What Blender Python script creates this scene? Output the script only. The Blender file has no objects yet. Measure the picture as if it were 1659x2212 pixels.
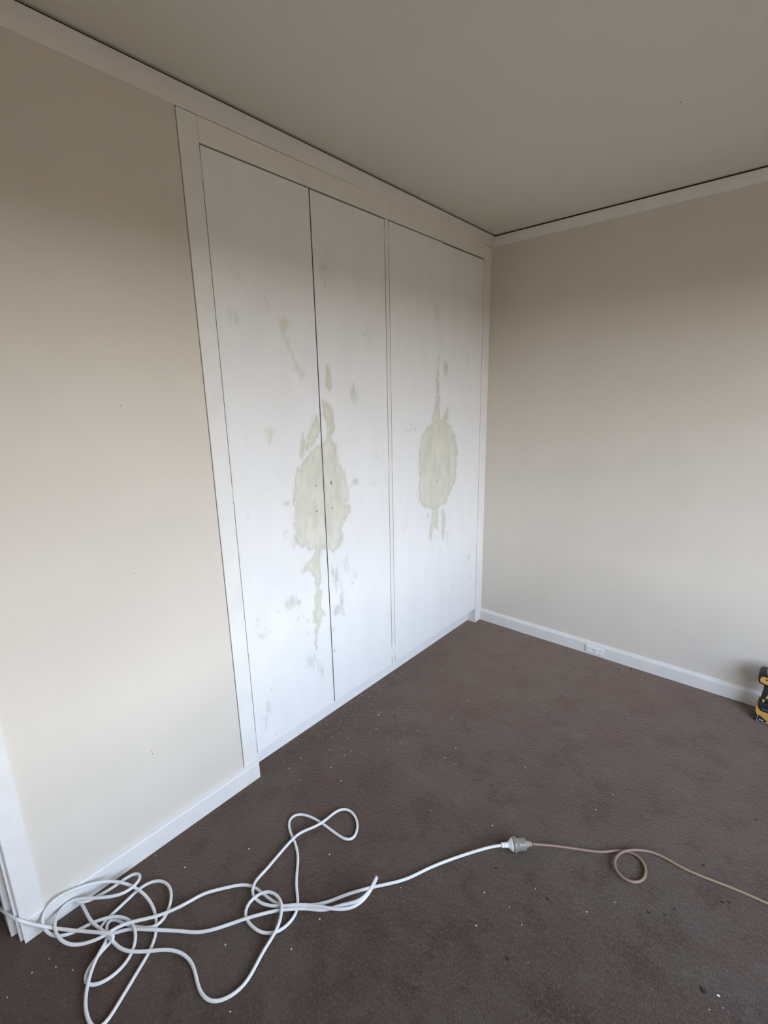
import bpy, bmesh, math, random
import numpy as np
from mathutils import Matrix, Vector

SC = bpy.context.scene
COL = SC.collection
H = 2.4                     # ceiling height, metres; the corner of the room is the origin

# ------------------------------------------------------------------ camera
cam_d = bpy.data.cameras.new('camera')
cam = bpy.data.objects.new('camera', cam_d)
COL.objects.link(cam)
RGT = Vector((0.75835, 0.65154, -0.01990))
DWN = Vector((0.13739, -0.18961, -0.97220))
FWD = Vector((-0.63720, 0.73453, -0.23331))
M = Matrix((RGT, -DWN, -FWD)).transposed().to_4x4()
M.translation = Vector((1.5051, -2.7410, 1.5118))
cam.matrix_world = M
cam_d.sensor_fit = 'HORIZONTAL'
cam_d.sensor_width = 36.0
cam_d.lens = 36.0 * 1027.1 / 1659.0
cam_d.clip_start = 0.02
SC.camera = cam

# ------------------------------------------------------------------ sky, window portal, exposure
WIN_Y0, WIN_Y1, WIN_Z0, WIN_Z1 = -3.00, -0.80, 0.54, 2.06    # window opening in the right wall
ROOM_X, ROOM_Y = 2.75, -4.0
wd = bpy.data.worlds.new('sky')
SC.world = wd
wd.use_nodes = True
nt = wd.node_tree
nt.nodes.clear()
tc = nt.nodes.new('ShaderNodeTexCoord')
sp = nt.nodes.new('ShaderNodeSeparateXYZ')
mr = nt.nodes.new('ShaderNodeMapRange')
mr.inputs['From Min'].default_value = -1
mr.inputs['From Max'].default_value = 1
cr = nt.nodes.new('ShaderNodeValToRGB')
els = cr.color_ramp.elements
els[0].position = 0.0
els[0].color = (0.080, 0.068, 0.052, 1)
els[1].position = 1.0
els[1].color = (0.30, 0.40, 0.58, 1)
for ps, c in ((0.494, (0.105, 0.088, 0.066, 1)), (0.502, (1.13, 1.11, 1.09, 1)), (0.56, (0.98, 1.05, 1.14, 1)), (0.67, (0.73, 0.87, 1.07, 1)), (0.80, (0.54, 0.69, 0.95, 1))):
    e = els.new(ps)
    e.color = c
bg = nt.nodes.new('ShaderNodeBackground')
bg.inputs['Strength'].default_value = 5.0
wo = nt.nodes.new('ShaderNodeOutputWorld')
L = nt.links.new
L(tc.outputs['Generated'], sp.inputs[0])
L(sp.outputs['Z'], mr.inputs['Value'])
L(mr.outputs[0], cr.inputs[0])
L(cr.outputs[0], bg.inputs[0])
L(bg.outputs[0], wo.inputs[0])

pl = bpy.data.lights.new('window_portal', 'AREA')
pl.shape = 'RECTANGLE'
pl.size = WIN_Z1 - WIN_Z0
pl.size_y = WIN_Y1 - WIN_Y0
pl.cycles.is_portal = True
po = bpy.data.objects.new('window_portal', pl)
COL.objects.link(po)
po.location = (ROOM_X + 0.14, (WIN_Y0 + WIN_Y1) / 2, (WIN_Z0 + WIN_Z1) / 2)
po.rotation_euler = (0, math.radians(90), 0)      # shines towards -x

vs = SC.view_settings
SC.display_settings.display_device = 'sRGB'
vs.view_transform = 'Standard'
vs.look = 'None'
vs.gamma = 1.0
vs.use_curve_mapping = False
vs.exposure = 1.27
SC.cycles.diffuse_bounces = 8
SC.cycles.max_bounces = 12

# ------------------------------------------------------------------ baked measurements (metres / 0.1 mm)
PATCHES=[[[-1.399,1.328],[-1.426,1.321],[-1.457,1.306],[-1.483,1.283],[-1.507,1.257],[-1.517,1.234],[-1.537,1.246],[-1.548,1.219],[-1.555,1.173],[-1.561,1.145],[-1.568,1.115],[-1.555,1.095],[-1.562,1.038],[-1.572,0.963],[-1.55,0.923],[-1.533,0.913],[-1.503,0.921],[-1.511,0.903],[-1.49,0.887],[-1.47,0.886],[-1.381,0.872],[-1.391,1.049],[-1.397,1.25]],
[[-1.41,1.317],[-1.362,1.344],[-1.32,1.321],[-1.314,1.277],[-1.3,1.233],[-1.277,1.198],[-1.267,1.154],[-1.253,1.099],[-1.251,1.078],[-1.273,1.046],[-1.244,1.036],[-1.255,1.002],[-1.283,0.98],[-1.31,0.942],[-1.293,0.911],[-1.314,0.866],[-1.366,0.846],[-1.387,0.871],[-1.404,0.947],[-1.406,1.152]],
[[-1.38,1.503],[-1.35,1.487],[-1.323,1.456],[-1.327,1.429],[-1.321,1.396],[-1.34,1.372],[-1.342,1.339],[-1.314,1.312],[-1.4,1.313],[-1.366,1.351],[-1.356,1.394],[-1.369,1.428],[-1.383,1.45]],
[[-1.347,1.648],[-1.329,1.601],[-1.321,1.566],[-1.341,1.543],[-1.357,1.56],[-1.353,1.601]],
[[-1.417,1.443],[-1.399,1.408],[-1.401,1.382],[-1.439,1.341],[-1.485,1.304],[-1.472,1.359],[-1.454,1.404]],
[[-1.498,1.375],[-1.49,1.345],[-1.497,1.29],[-1.512,1.282],[-1.505,1.337]],
[[-1.471,0.901],[-1.432,0.891],[-1.443,0.837],[-1.448,0.766],[-1.444,0.753],[-1.451,0.732],[-1.453,0.7],[-1.438,0.682],[-1.452,0.664],[-1.453,0.619],[-1.431,0.568],[-1.454,0.565],[-1.465,0.522],[-1.478,0.537],[-1.495,0.566],[-1.494,0.595],[-1.483,0.614],[-1.476,0.672],[-1.47,0.699],[-1.474,0.742],[-1.476,0.766],[-1.496,0.795],[-1.516,0.809],[-1.54,0.792],[-1.544,0.809],[-1.527,0.831],[-1.493,0.844],[-1.473,0.86]],
[[-1.492,0.522],[-1.478,0.532],[-1.491,0.423],[-1.496,0.427]],
[[-0.591,1.374],[-0.646,1.353],[-0.688,1.309],[-0.709,1.25],[-0.717,1.149],[-0.709,1.097],[-0.723,1.02],[-0.71,0.96],[-0.671,0.925],[-0.56,0.887],[-0.501,0.905],[-0.461,0.903],[-0.413,0.964],[-0.361,1.025],[-0.347,1.133],[-0.339,1.195],[-0.368,1.286],[-0.412,1.339],[-0.469,1.378],[-0.525,1.392]],
[[-0.591,1.435],[-0.565,1.465],[-0.566,1.51],[-0.549,1.534],[-0.526,1.509],[-0.529,1.386],[-0.599,1.365]],
[[-0.479,1.421],[-0.443,1.457],[-0.446,1.387],[-0.49,1.389]],
[[-0.587,0.901],[-0.537,0.891],[-0.54,0.764],[-0.587,0.803],[-0.606,0.705],[-0.62,0.754]],
[[-0.494,0.878],[-0.48,0.875],[-0.459,0.804],[-0.481,0.686],[-0.499,0.742]],
[[-0.562,1.601],[-0.541,1.601],[-0.535,1.529],[-0.557,1.529]]]
FAINT=[[[-1.685,1.412],[-1.655,1.418],[-1.626,1.402],[-1.634,1.385],[-1.646,1.349],[-1.67,1.342],[-1.674,1.389]],
[[-1.581,1.799],[-1.554,1.818],[-1.53,1.788],[-1.547,1.751],[-1.573,1.745]],
[[-1.572,1.749],[-1.547,1.751],[-1.521,1.689],[-1.485,1.623],[-1.499,1.602],[-1.516,1.639]]]
SCUFFS=[[-1.198,1.533,0.0203,0.0335,0.7],[-1.612,0.689,0.0282,0.0242,0.7],[-1.572,0.678,0.0097,0.0164,0.7],[-1.354,0.562,0.0202,0.0227,0.9],[-1.322,0.597,0.0118,0.041,0.8],[-1.369,0.744,0.0084,0.0392,0.7],[-1.347,0.731,0.0071,0.0352,0.8],[-1.286,0.764,0.0148,0.0268,0.5],[-1.273,0.772,0.006,0.0492,0.4],[-1.524,0.386,0.0235,0.0354,0.6],[-1.478,0.33,0.0163,0.0227,0.5],[-1.466,0.301,0.0082,0.0321,0.5],[-1.206,1.143,0.0181,0.0149,0.8],[-1.239,1.127,0.0266,0.0042,0.6],[-1.754,0.606,0.0276,0.0233,0.5],[-1.781,0.667,0.0165,0.0266,0.4],[-1.596,1.114,0.0158,0.0093,0.6],[-1.611,0.985,0.0159,0.0171,0.4],[-1.575,0.937,0.0118,0.0155,0.5],[-1.765,1.781,0.0251,0.0357,0.35],[-1.732,1.93,0.0217,0.035,0.3],[-1.627,1.849,0.016,0.0342,0.35],[-1.679,1.909,0.0152,0.015,0.2],[-1.34,1.995,0.0248,0.0407,0.45],[-1.322,2.073,0.0199,0.0235,0.3],[-1.107,1.79,0.0301,0.027,0.3],[-1.077,1.763,0.0154,0.0157,0.4],[-1.484,1.609,0.014,0.0227,0.5],[-1.506,1.631,0.0182,0.0172,0.4],[-1.626,1.24,0.0174,0.0143,0.3],[-1.055,1.244,0.0132,0.0153,0.4],[-1.083,1.115,0.0131,0.0134,0.4],[-0.561,1.936,0.0252,0.0537,0.4],[-0.53,1.837,0.0216,0.092,0.25],[-0.52,2.019,0.0171,0.0401,0.25],[-0.47,1.656,0.0181,0.0339,0.8],[-0.55,1.637,0.0217,0.019,0.5],[-0.546,1.696,0.0216,0.0376,0.3],[-0.776,1.381,0.0467,0.0035,0.5],[-0.744,1.363,0.0477,0.0047,0.35],[-0.795,1.35,0.0347,0.0035,0.7],[-0.744,1.349,0.0119,0.0118,0.5],[-0.185,0.496,0.0174,0.0287,0.5],[-0.156,0.36,0.0119,0.0164,0.5],[-0.636,0.865,0.0133,0.0213,0.6],[-0.437,0.696,0.01,0.0347,0.5],[-0.514,0.615,0.0145,0.0403,0.4],[-0.533,0.534,0.0097,0.0348,0.3],[-1.744,0.351,0.0132,0.0103,0.3],[-1.762,0.274,0.0175,0.0291,0.5],[-1.785,0.222,0.0173,0.0333,0.4],[-1.727,0.137,0.0183,0.0065,0.4],[-1.552,0.609,0.0249,0.021,0.2],[-1.577,0.608,0.0073,0.0083,0.6],[-1.536,0.581,0.0126,0.0127,0.5],[-1.533,0.514,0.0102,0.0129,0.5],[-1.355,0.69,0.0057,0.0309,0.6],[-1.327,0.663,0.0058,0.0493,0.5],[-1.311,0.628,0.0118,0.0136,0.6],[-1.225,0.693,0.0156,0.0208,0.4],[-1.245,0.664,0.0154,0.0115,0.4],[-1.68,0.678,0.0112,0.0079,0.4],[-1.314,0.531,0.009,0.0116,0.7],[-1.383,0.476,0.0057,0.0114,0.6],[-1.383,0.367,0.0058,0.0093,0.7],[-0.877,1.0,0.0227,0.0291,0.2],[-0.245,1.709,0.0306,0.0357,0.25],[-0.228,1.911,0.0253,0.0346,0.2],[-1.823,0.955,0.0057,0.0211,0.4],[-1.779,1.096,0.0039,0.0173,0.4],[-1.345,1.909,0.025,0.0207,0.2],[-1.589,1.938,0.0287,0.0217,0.15]]
HOLES=[[-1.444,1.16],[-1.355,1.159],[-1.446,1.05],[-1.356,1.046],[-0.551,1.161],[-0.55,1.054]]
FLAKES=[[0.006,-0.875],[0.009,-0.924],[0.012,-0.951],[0.086,-0.841],[0.078,-0.958],[-0.0,-1.151],[0.005,-1.201],[0.238,-1.051],[0.155,-0.708],[0.058,-0.331],[0.417,-0.86],[0.516,-0.747],[0.33,-0.913],[0.126,-1.216],[0.136,-1.235],[0.026,-1.385],[0.086,-1.447],[0.142,-1.448],[0.16,-1.501],[0.199,-1.532],[0.248,-1.469],[0.321,-1.384],[0.341,-1.317],[0.27,-1.328],[0.193,-1.316],[0.191,-1.356],[0.353,-1.205],[0.544,-1.266],[0.6,-1.266],[0.551,-1.191],[0.205,-1.618],[0.065,-1.664],[0.074,-1.733],[0.124,-1.551],[0.158,-1.748],[0.291,-1.642],[0.205,-1.495],[0.075,-1.487],[-0.038,-1.46],[0.426,-1.031],[0.833,-1.1],[1.155,-1.02],[1.127,-1.132],[0.959,-1.669],[1.038,-1.659],[1.222,-1.525],[1.279,-1.442],[1.089,-1.682],[0.988,-1.77],[1.144,-1.761],[1.549,-1.519],[1.561,-1.542],[1.535,-1.568],[1.075,-1.556],[0.863,-1.438],[0.655,-1.527],[0.205,-1.618],[0.158,-1.748],[0.29,-1.641],[0.259,-2.057],[0.465,-2.273],[0.612,-2.348],[0.748,-1.825],[0.491,-1.892],[0.621,-2.053],[0.619,-2.158],[0.035,-2.277],[0.259,-2.058],[0.465,-2.273],[0.115,-2.611],[0.153,-2.605],[0.134,-2.71],[0.118,-2.652],[0.198,-2.577],[0.152,-2.233]]
CRUMBS=[[1.365,-1.409],[1.402,-1.387],[1.421,-1.349],[1.528,-1.234],[1.544,-1.223],[1.466,-1.133],[1.098,-1.789],[1.519,-1.532],[0.951,-1.574],[1.119,-1.562],[1.584,-0.81],[0.207,-1.196],[0.977,-0.04],[1.055,-0.078]]
NICKS=[[-2.166,1.505],[-2.226,0.367],[-2.225,0.358],[-2.065,0.258],[-2.021,0.169],[-2.198,0.998]]
BACKNICKS=[[1.107,0.405]]
CEILMARK=[[1.081,-0.784]]
WHITE=[(-3034,-27108,46),(-2897,-27081,80),(-2759,-27054,115),(-2620,-27028,150),(-2482,-27001,186),(-2347,-26976,222),(-2215,-26951,259),(-2089,-26929,297),(-1969,-26908,336),(-1855,-26889,376),(-1748,-26871,417),(-1645,-26856,458),(-1546,-26841,500),(-1451,-26827,543),(-1357,-26814,585),(-1267,-26801,627),(-1177,-26789,669),(-1090,-26777,710),(-1004,-26764,749),(-920,-26752,786),(-837,-26739,821),(-756,-26727,853),(-678,-26714,881),(-605,-26702,906),(-537,-26691,927),(-475,-26680,944),(-417,-26669,957),(-359,-26656,965),(-296,-26640,969),(-222,-26618,969),(-136,-26589,966),(-45,-26557,960),(39,-26523,952),(118,-26489,942),(197,-26451,934),(226,-26402,868),(264,-26345,804),(307,-26284,742),(351,-26221,681),(397,-26155,621),(450,-26085,563),(510,-26010,507),(573,-25930,450),(627,-25848,383),(712,-25770,352),(805,-25694,334),(898,-25620,319),(989,-25548,308),(1081,-25477,299),(1174,-25407,293),(1267,-25338,291),(1360,-25271,291),(1454,-25205,293),(1548,-25140,298),(1644,-25076,305),(1743,-25011,314),(1844,-24947,325),(1950,-24884,337),(2033,-24823,320),(2116,-24781,305),(2186,-24773,290),(2212,-24801,256),(2145,-24849,143),(2137,-24935,109),(2137,-25037,77),(2170,-25150,71),(2210,-25264,66),(2259,-25375,62),(2320,-25477,59),(2397,-25562,55),(2490,-25619,53),(2592,-25639,50),(2696,-25618,48),(2794,-25561,51),(2876,-25477,54),(2939,-25374,58),(2983,-25261,62),(3008,-25142,66),(3015,-25021,71),(3005,-24901,76),(2977,-24784,81),(2929,-24674,87),(2860,-24572,93),(2776,-24479,105),(2673,-24397,119),(2558,-24333,132),(2443,-24288,146),(2336,-24262,159),(2224,-24248,154),(2120,-24244,148),(2023,-24252,149),(1925,-24272,149),(1826,-24305,150),(1727,-24349,152),(1630,-24406,153),(1540,-24476,156),(1459,-24559,158),(1380,-24649,154),(1310,-24742,149),(1251,-24835,146),(1201,-24933,144),(1161,-25038,143),(1133,-25152,152),(1108,-25270,163),(1081,-25388,175),(1047,-25503,191),(1004,-25611,209),(951,-25709,230),(887,-25794,254),(814,-25863,282),(731,-25918,312),(640,-25958,346),(541,-25984,383),(456,-25996,435),(380,-25992,493),(314,-25969,553),(259,-25925,615),(221,-25861,678),(205,-25777,742),(205,-25677,792),(205,-25563,812),(205,-25443,807),(205,-25321,785),(212,-25200,757),(228,-25080,729),(253,-24961,701),(284,-24843,672),(323,-24727,644),(367,-24614,615),(419,-24504,585),(478,-24399,555),(545,-24298,525),(620,-24203,495),(703,-24114,464),(792,-24033,433),(887,-23960,402),(985,-23895,371),(1084,-23836,340),(1186,-23784,310),(1297,-23740,287),(1410,-23703,265),(1527,-23672,242),(1647,-23648,220),(1773,-23632,198),(1903,-23625,177),(2036,-23627,155),(2168,-23639,133),(2292,-23660,112),(2406,-23689,90),(2512,-23725,68),(2612,-23768,47),(2723,-23822,45),(2829,-23886,45),(2929,-23959,45),(3021,-24042,45),(3105,-24133,46),(3180,-24232,46),(3248,-24337,46),(3312,-24445,47),(3373,-24554,47),(3434,-24664,48),(3495,-24774,48),(3557,-24883,49),(3618,-24993,50),(3679,-25103,52),(3741,-25213,53),(3803,-25323,55),(3862,-25433,57),(3912,-25544,60),(3940,-25652,63),(3933,-25748,66),(3881,-25822,70),(3793,-25868,74),(3684,-25889,79),(3566,-25893,85),(3447,-25886,90),(3327,-25869,97),(3207,-25841,103),(3086,-25801,110),(2964,-25749,118),(2844,-25687,125),(2730,-25619,134),(2621,-25548,137),(2521,-25475,141),(2428,-25398,145),(2342,-25315,150),(2264,-25227,155),(2196,-25137,161),(2135,-25048,168),(2051,-24963,149),(1959,-24893,131),(1851,-24844,114),(1746,-24810,118),(1620,-24770,105),(1517,-24714,93),(1464,-24643,81),(1476,-24568,69),(1550,-24502,65),(1657,-24446,63),(1778,-24397,60),(1898,-24349,58),(2012,-24297,55),(2122,-24238,54),(2228,-24175,52),(2336,-24108,56),(2443,-24037,63),(2544,-23959,76),(2628,-23871,92),(2683,-23773,107),(2684,-23662,104),(2650,-23551,100),(2588,-23446,97),(2511,-23351,99),(2419,-23264,101),(2317,-23185,104),(2206,-23115,106),(2087,-23058,109),(1961,-23021,111),(1830,-23005,113),(1699,-23013,114),(1573,-23045,115),(1457,-23101,116),(1358,-23178,115),(1280,-23273,115),(1225,-23382,113),(1193,-23500,111),(1182,-23624,108),(1187,-23751,105),(1203,-23878,101),(1224,-24005,97),(1245,-24132,93),(1266,-24257,88),(1285,-24382,83),(1306,-24505,78),(1331,-24626,73),(1364,-24740,68),(1412,-24840,63),(1477,-24911,59),(1558,-24939,54),(1646,-24919,50),(1732,-24862,45),(1816,-24784,50),(1889,-24692,56),(1956,-24592,61),(2026,-24490,67),(2106,-24393,73),(2197,-24305,79),(2296,-24227,87),(2401,-24156,101),(2502,-24087,113),(2599,-24019,119),(2694,-23947,123),(2793,-23874,127),(2889,-23795,122),(2988,-23714,117),(3089,-23632,112),(3191,-23551,107),(3293,-23473,103),(3394,-23397,100),(3495,-23323,97),(3594,-23250,94),(3691,-23175,93),(3785,-23095,92),(3874,-23009,92),(3957,-22917,93),(4034,-22819,95),(4106,-22718,98),(4176,-22616,101),(4243,-22514,105),(4307,-22412,110),(4371,-22310,115),(4436,-22207,121),(4502,-22105,128),(4571,-22002,135),(4635,-21897,132),(4702,-21793,129),(4770,-21691,126),(4840,-21589,124),(4912,-21487,121),(4986,-21387,120),(5062,-21290,118),(5141,-21197,117),(5222,-21108,116),(5307,-21024,117),(5394,-20942,119),(5482,-20862,121),(5573,-20782,123),(5668,-20703,126),(5769,-20629,130),(5877,-20559,136),(5986,-20492,143),(6093,-20422,152),(6191,-20345,162),(6283,-20262,178),(6372,-20177,205),(6456,-20088,232),(6540,-20001,261),(6627,-19918,291),(6716,-19840,323),(6804,-19763,355),(6886,-19683,387),(6953,-19596,416),(7000,-19500,438),(7027,-19399,456),(7037,-19294,472),(7033,-19185,486),(7017,-19071,497),(6992,-18954,505),(6959,-18841,500),(6936,-18763,491),(6933,-18747,479),(6948,-18796,463),(6971,-18889,443),(6998,-19005,429),(7018,-19125,413),(7028,-19242,395),(7027,-19356,375),(7013,-19468,353),(6985,-19578,332),(6945,-19686,318),(6891,-19789,306),(6822,-19883,295),(6740,-19970,285),(6648,-20050,275),(6549,-20123,267),(6443,-20192,261),(6333,-20256,256),(6217,-20315,244),(6099,-20372,229),(5984,-20432,216),(5871,-20496,204),(5762,-20562,193),(5655,-20630,181),(5553,-20701,170),(5457,-20773,160),(5368,-20848,150),(5280,-20924,141),(5187,-21000,129),(5088,-21073,112),(4993,-21150,108),(4894,-21224,104),(4790,-21292,101),(4681,-21351,97),(4565,-21398,93),(4445,-21428,90),(4323,-21442,87),(4209,-21442,95),(4100,-21417,104),(4000,-21364,112),(3918,-21283,121),(3854,-21179,118),(3815,-21070,115),(3794,-20963,112),(3780,-20856,110),(3767,-20747,108),(3750,-20633,107),(3730,-20515,106),(3707,-20395,105),(3684,-20271,105),(3662,-20145,106),(3640,-20016,107),(3619,-19885,109),(3599,-19751,111),(3581,-19619,114),(3568,-19491,117),(3561,-19372,120),(3559,-19261,120),(3568,-19155,121),(3591,-19050,122),(3628,-18944,124),(3675,-18835,125),(3725,-18725,127),(3773,-18612,129),(3815,-18498,131),(3848,-18382,133),(3872,-18270,135),(3880,-18156,128),(3881,-18045,120),(3880,-17933,113),(3880,-17817,106),(3888,-17698,99),(3910,-17580,92),(3951,-17469,86),(4016,-17376,81),(4103,-17309,76),(4208,-17272,71),(4323,-17262,67),(4441,-17275,64),(4556,-17307,61),(4666,-17356,58),(4768,-17419,56),(4862,-17496,54),(4945,-17584,52),(5016,-17682,51),(5072,-17788,50),(5105,-17897,49),(5104,-18001,48),(5062,-18090,47),(4982,-18156,47),(4876,-18199,47),(4757,-18224,46),(4634,-18238,46),(4509,-18247,46),(4384,-18253,46),(4258,-18258,45),(4133,-18263,45),(4008,-18268,45),(3883,-18276,45),(3758,-18286,45),(3634,-18301,45),(3510,-18319,45),(3388,-18342,45),(3267,-18372,45),(3149,-18411,45),(3036,-18461,45),(2933,-18524,46),(2848,-18602,46),(2791,-18697,46),(2772,-18801,46),(2794,-18907,46),(2851,-19004,45),(2934,-19087,45),(3034,-19156,45),(3143,-19213,45),(3258,-19262,45),(3375,-19306,45),(3493,-19347,45),(3610,-19390,45),(3726,-19437,45),(3840,-19490,45),(3950,-19547,45),(4058,-19611,45),(4160,-19682,45),(4258,-19760,45),(4351,-19843,45),(4442,-19929,45),(4531,-20016,45),(4621,-20104,45),(4712,-20189,45),(4807,-20271,45),(4905,-20348,45),(5007,-20420,45),(5111,-20489,45),(5215,-20559,45),(5314,-20633,45),(5406,-20715,45),(5486,-20807,45),(5548,-20911,45),(5589,-21024,46),(5609,-21143,46),(5611,-21266,47),(5596,-21387,47),(5563,-21504,48),(5511,-21612,49),(5438,-21708,50),(5349,-21789,51),(5247,-21854,52),(5136,-21904,54),(5019,-21939,55),(4898,-21962,57),(4777,-21972,60),(4656,-21970,62),(4539,-21951,65),(4439,-21913,80),(4356,-21846,95),(4295,-21754,110),(4262,-21645,126),(4257,-21528,141),(4277,-21411,157),(4312,-21295,162),(4371,-21191,167),(4455,-21107,172),(4560,-21048,177),(4678,-21015,182),(4799,-21006,187),(4913,-21016,192),(5013,-21041,197),(5104,-21081,203),(5184,-21132,196),(5267,-21204,186),(5352,-21295,177),(5431,-21398,168),(5497,-21509,159),(5549,-21624,150),(5590,-21744,141),(5623,-21869,132),(5653,-21995,124),(5684,-22119,116),(5720,-22239,108),(5759,-22354,101),(5801,-22468,94),(5842,-22582,88),(5879,-22697,82),(5907,-22814,77),(5922,-22934,72),(5921,-23055,68),(5903,-23175,65),(5868,-23293,62),(5819,-23405,59),(5756,-23510,57),(5678,-23602,55),(5584,-23676,54),(5478,-23728,53),(5361,-23757,53),(5240,-23766,53),(5118,-23758,54),(4997,-23736,55),(4877,-23705,56),(4758,-23671,58),(4640,-23638,60),(4520,-23612,62),(4400,-23597,65),(4279,-23595,69),(4159,-23607,73),(4041,-23631,77),(3926,-23669,82),(3816,-23718,87),(3710,-23778,93),(3609,-23849,99),(3514,-23930,106),(3423,-24018,113),(3335,-24111,120),(3249,-24204,128),(3163,-24295,136),(3078,-24383,145),(2993,-24464,154),(2910,-24539,164),(2822,-24605,169),(2726,-24661,168),(2619,-24709,168),(2500,-24749,168),(2370,-24779,169),(2239,-24800,171),(2162,-24824,230),(2023,-24833,211),(1887,-24846,194),(1768,-24870,196),(1648,-24901,200),(1528,-24934,205),(1410,-24966,212),(1293,-24992,220),(1178,-25010,229),(1057,-25021,232),(937,-25025,236),(818,-25025,241),(698,-25024,247),(575,-25023,254),(451,-25026,262),(343,-25040,283),(255,-25066,309),(205,-25102,336),(205,-25133,353),(246,-25137,348),(327,-25107,343),(425,-25045,347),(497,-24958,338),(549,-24854,330),(585,-24739,323),(611,-24620,317),(630,-24499,311),(647,-24378,307),(658,-24259,305),(665,-24141,304),(668,-24024,304),(672,-23907,306),(685,-23792,310),(713,-23684,315),(765,-23595,322),(838,-23536,330),(924,-23515,340),(1011,-23530,350),(1087,-23576,362),(1149,-23646,374),(1196,-23736,387),(1219,-23838,392),(1223,-23949,396),(1205,-24064,401),(1164,-24176,406),(1103,-24283,410),(1030,-24384,414),(949,-24480,418),(863,-24573,421),(772,-24663,424),(678,-24751,426),(582,-24839,429),(487,-24926,431),(398,-25014,433),(322,-25107,435),(261,-25207,430),(233,-25316,425),(244,-25429,422),(297,-25539,420),(387,-25637,420),(508,-25718,422),(653,-25775,428),(782,-25804,403),(909,-25809,371),(1038,-25796,342),(1161,-25766,317),(1277,-25722,296),(1382,-25667,278),(1477,-25600,264),(1563,-25522,254),(1641,-25435,247),(1711,-25340,244),(1774,-25241,244),(1830,-25141,246),(1877,-25041,251),(1914,-24939,259),(1943,-24833,268),(1955,-24718,260),(1976,-24602,253),(2013,-24487,247),(2063,-24375,242),(2124,-24268,237),(2188,-24162,228),(2257,-24059,219),(2327,-23956,211),(2396,-23852,203),(2462,-23746,195),(2522,-23637,187),(2577,-23526,180),(2627,-23413,173),(2668,-23297,161),(2705,-23182,150),(2737,-23066,139),(2765,-22948,128),(2790,-22827,119),(2814,-22706,109),(2840,-22584,101),(2874,-22465,93),(2919,-22350,86),(2975,-22240,80),(3039,-22135,74),(3107,-22031,70),(3177,-21928,65),(3248,-21826,61),(3320,-21724,58),(3394,-21625,55),(3473,-21529,53),(3559,-21442,51),(3655,-21368,49),(3759,-21309,47),(3871,-21265,45),(3988,-21234,46),(4108,-21211,46),(4231,-21194,47),(4356,-21178,48),(4483,-21163,48),(4610,-21147,49),(4735,-21126,50),(4858,-21098,50),(4977,-21059,51),(5089,-21006,52),(5198,-20944,57),(5303,-20873,68),(5406,-20797,82),(5496,-20711,79),(5583,-20623,76),(5670,-20533,72),(5755,-20442,70),(5838,-20349,67),(5918,-20253,64),(5993,-20153,62),(6061,-20049,60),(6124,-19941,57),(6182,-19830,56),(6240,-19719,54),(6299,-19608,53),(6360,-19499,51),(6424,-19391,50),(6490,-19285,50),(6558,-19179,49),(6628,-19076,48),(6700,-18973,48),(6775,-18872,47),(6851,-18773,47),(6928,-18675,47),(7006,-18576,47),(7083,-18478,47),(7159,-18378,47),(7234,-18278,47),(7307,-18176,47),(7377,-18072,47),(7443,-17967,47),(7505,-17858,48),(7561,-17747,48),(7614,-17634,49),(7665,-17520,50),(7716,-17406,51),(7767,-17293,53),(7822,-17181,55),(7878,-17070,57),(7936,-16961,59),(7996,-16852,62),(8057,-16745,66),(8120,-16639,70),(8184,-16533,75),(8250,-16428,81),(8317,-16324,87),(8385,-16221,94),(8455,-16120,102),(8526,-16019,111),(8598,-15918,120),(8671,-15819,131),(8745,-15720,142),(8821,-15621,154),(8898,-15524,166),(8977,-15429,180),(9060,-15336,193),(9147,-15246,207),(9236,-15159,222),(9327,-15074,236)]
BEIGE=[(10087,-14370,221),(10175,-14291,207),(10262,-14211,193),(10352,-14132,179),(10445,-14053,165),(10540,-13975,153),(10638,-13899,140),(10738,-13823,129),(10839,-13748,118),(10943,-13674,108),(11048,-13602,99),(11155,-13531,91),(11263,-13462,84),(11372,-13393,78),(11481,-13324,73),(11590,-13255,68),(11698,-13187,64),(11805,-13116,61),(11908,-13041,58),(12006,-12959,56),(12097,-12871,54),(12186,-12778,52),(12275,-12684,51),(12368,-12595,50),(12467,-12513,48),(12573,-12444,47),(12686,-12395,46),(12803,-12378,51),(12917,-12394,56),(13022,-12440,61),(13113,-12512,66),(13186,-12602,70),(13242,-12705,74),(13279,-12818,78),(13296,-12939,82),(13292,-13066,86),(13264,-13192,89),(13210,-13309,92),(13132,-13408,96),(13034,-13481,99),(12922,-13523,101),(12805,-13529,104),(12689,-13499,107),(12585,-13433,110),(12500,-13339,112),(12443,-13223,114),(12415,-13096,117),(12413,-12966,119),(12433,-12840,120),(12472,-12721,122),(12527,-12608,124),(12596,-12503,125),(12676,-12409,126),(12762,-12318,120),(12852,-12237,115),(12942,-12163,109),(13035,-12096,103),(13134,-12037,97),(13241,-11986,92),(13356,-11946,86),(13477,-11920,81),(13601,-11907,76),(13726,-11905,72),(13852,-11910,68),(13979,-11915,64),(14105,-11914,60),(14231,-11907,57),(14358,-11893,54),(14484,-11873,52),(14609,-11851,50),(14734,-11825,48),(14859,-11798,47),(14984,-11770,46),(15108,-11742,45),(15233,-11714,44),(15358,-11689,43),(15483,-11665,43),(15609,-11644,42),(15735,-11625,42),(15861,-11608,42),(15988,-11593,41),(16114,-11578,41),(16241,-11562,41),(16367,-11546,41),(16494,-11530,41),(16620,-11514,41),(16747,-11497,41),(16873,-11480,41),(16999,-11464,41),(17126,-11447,41),(17252,-11430,41),(17378,-11414,41)]

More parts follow.
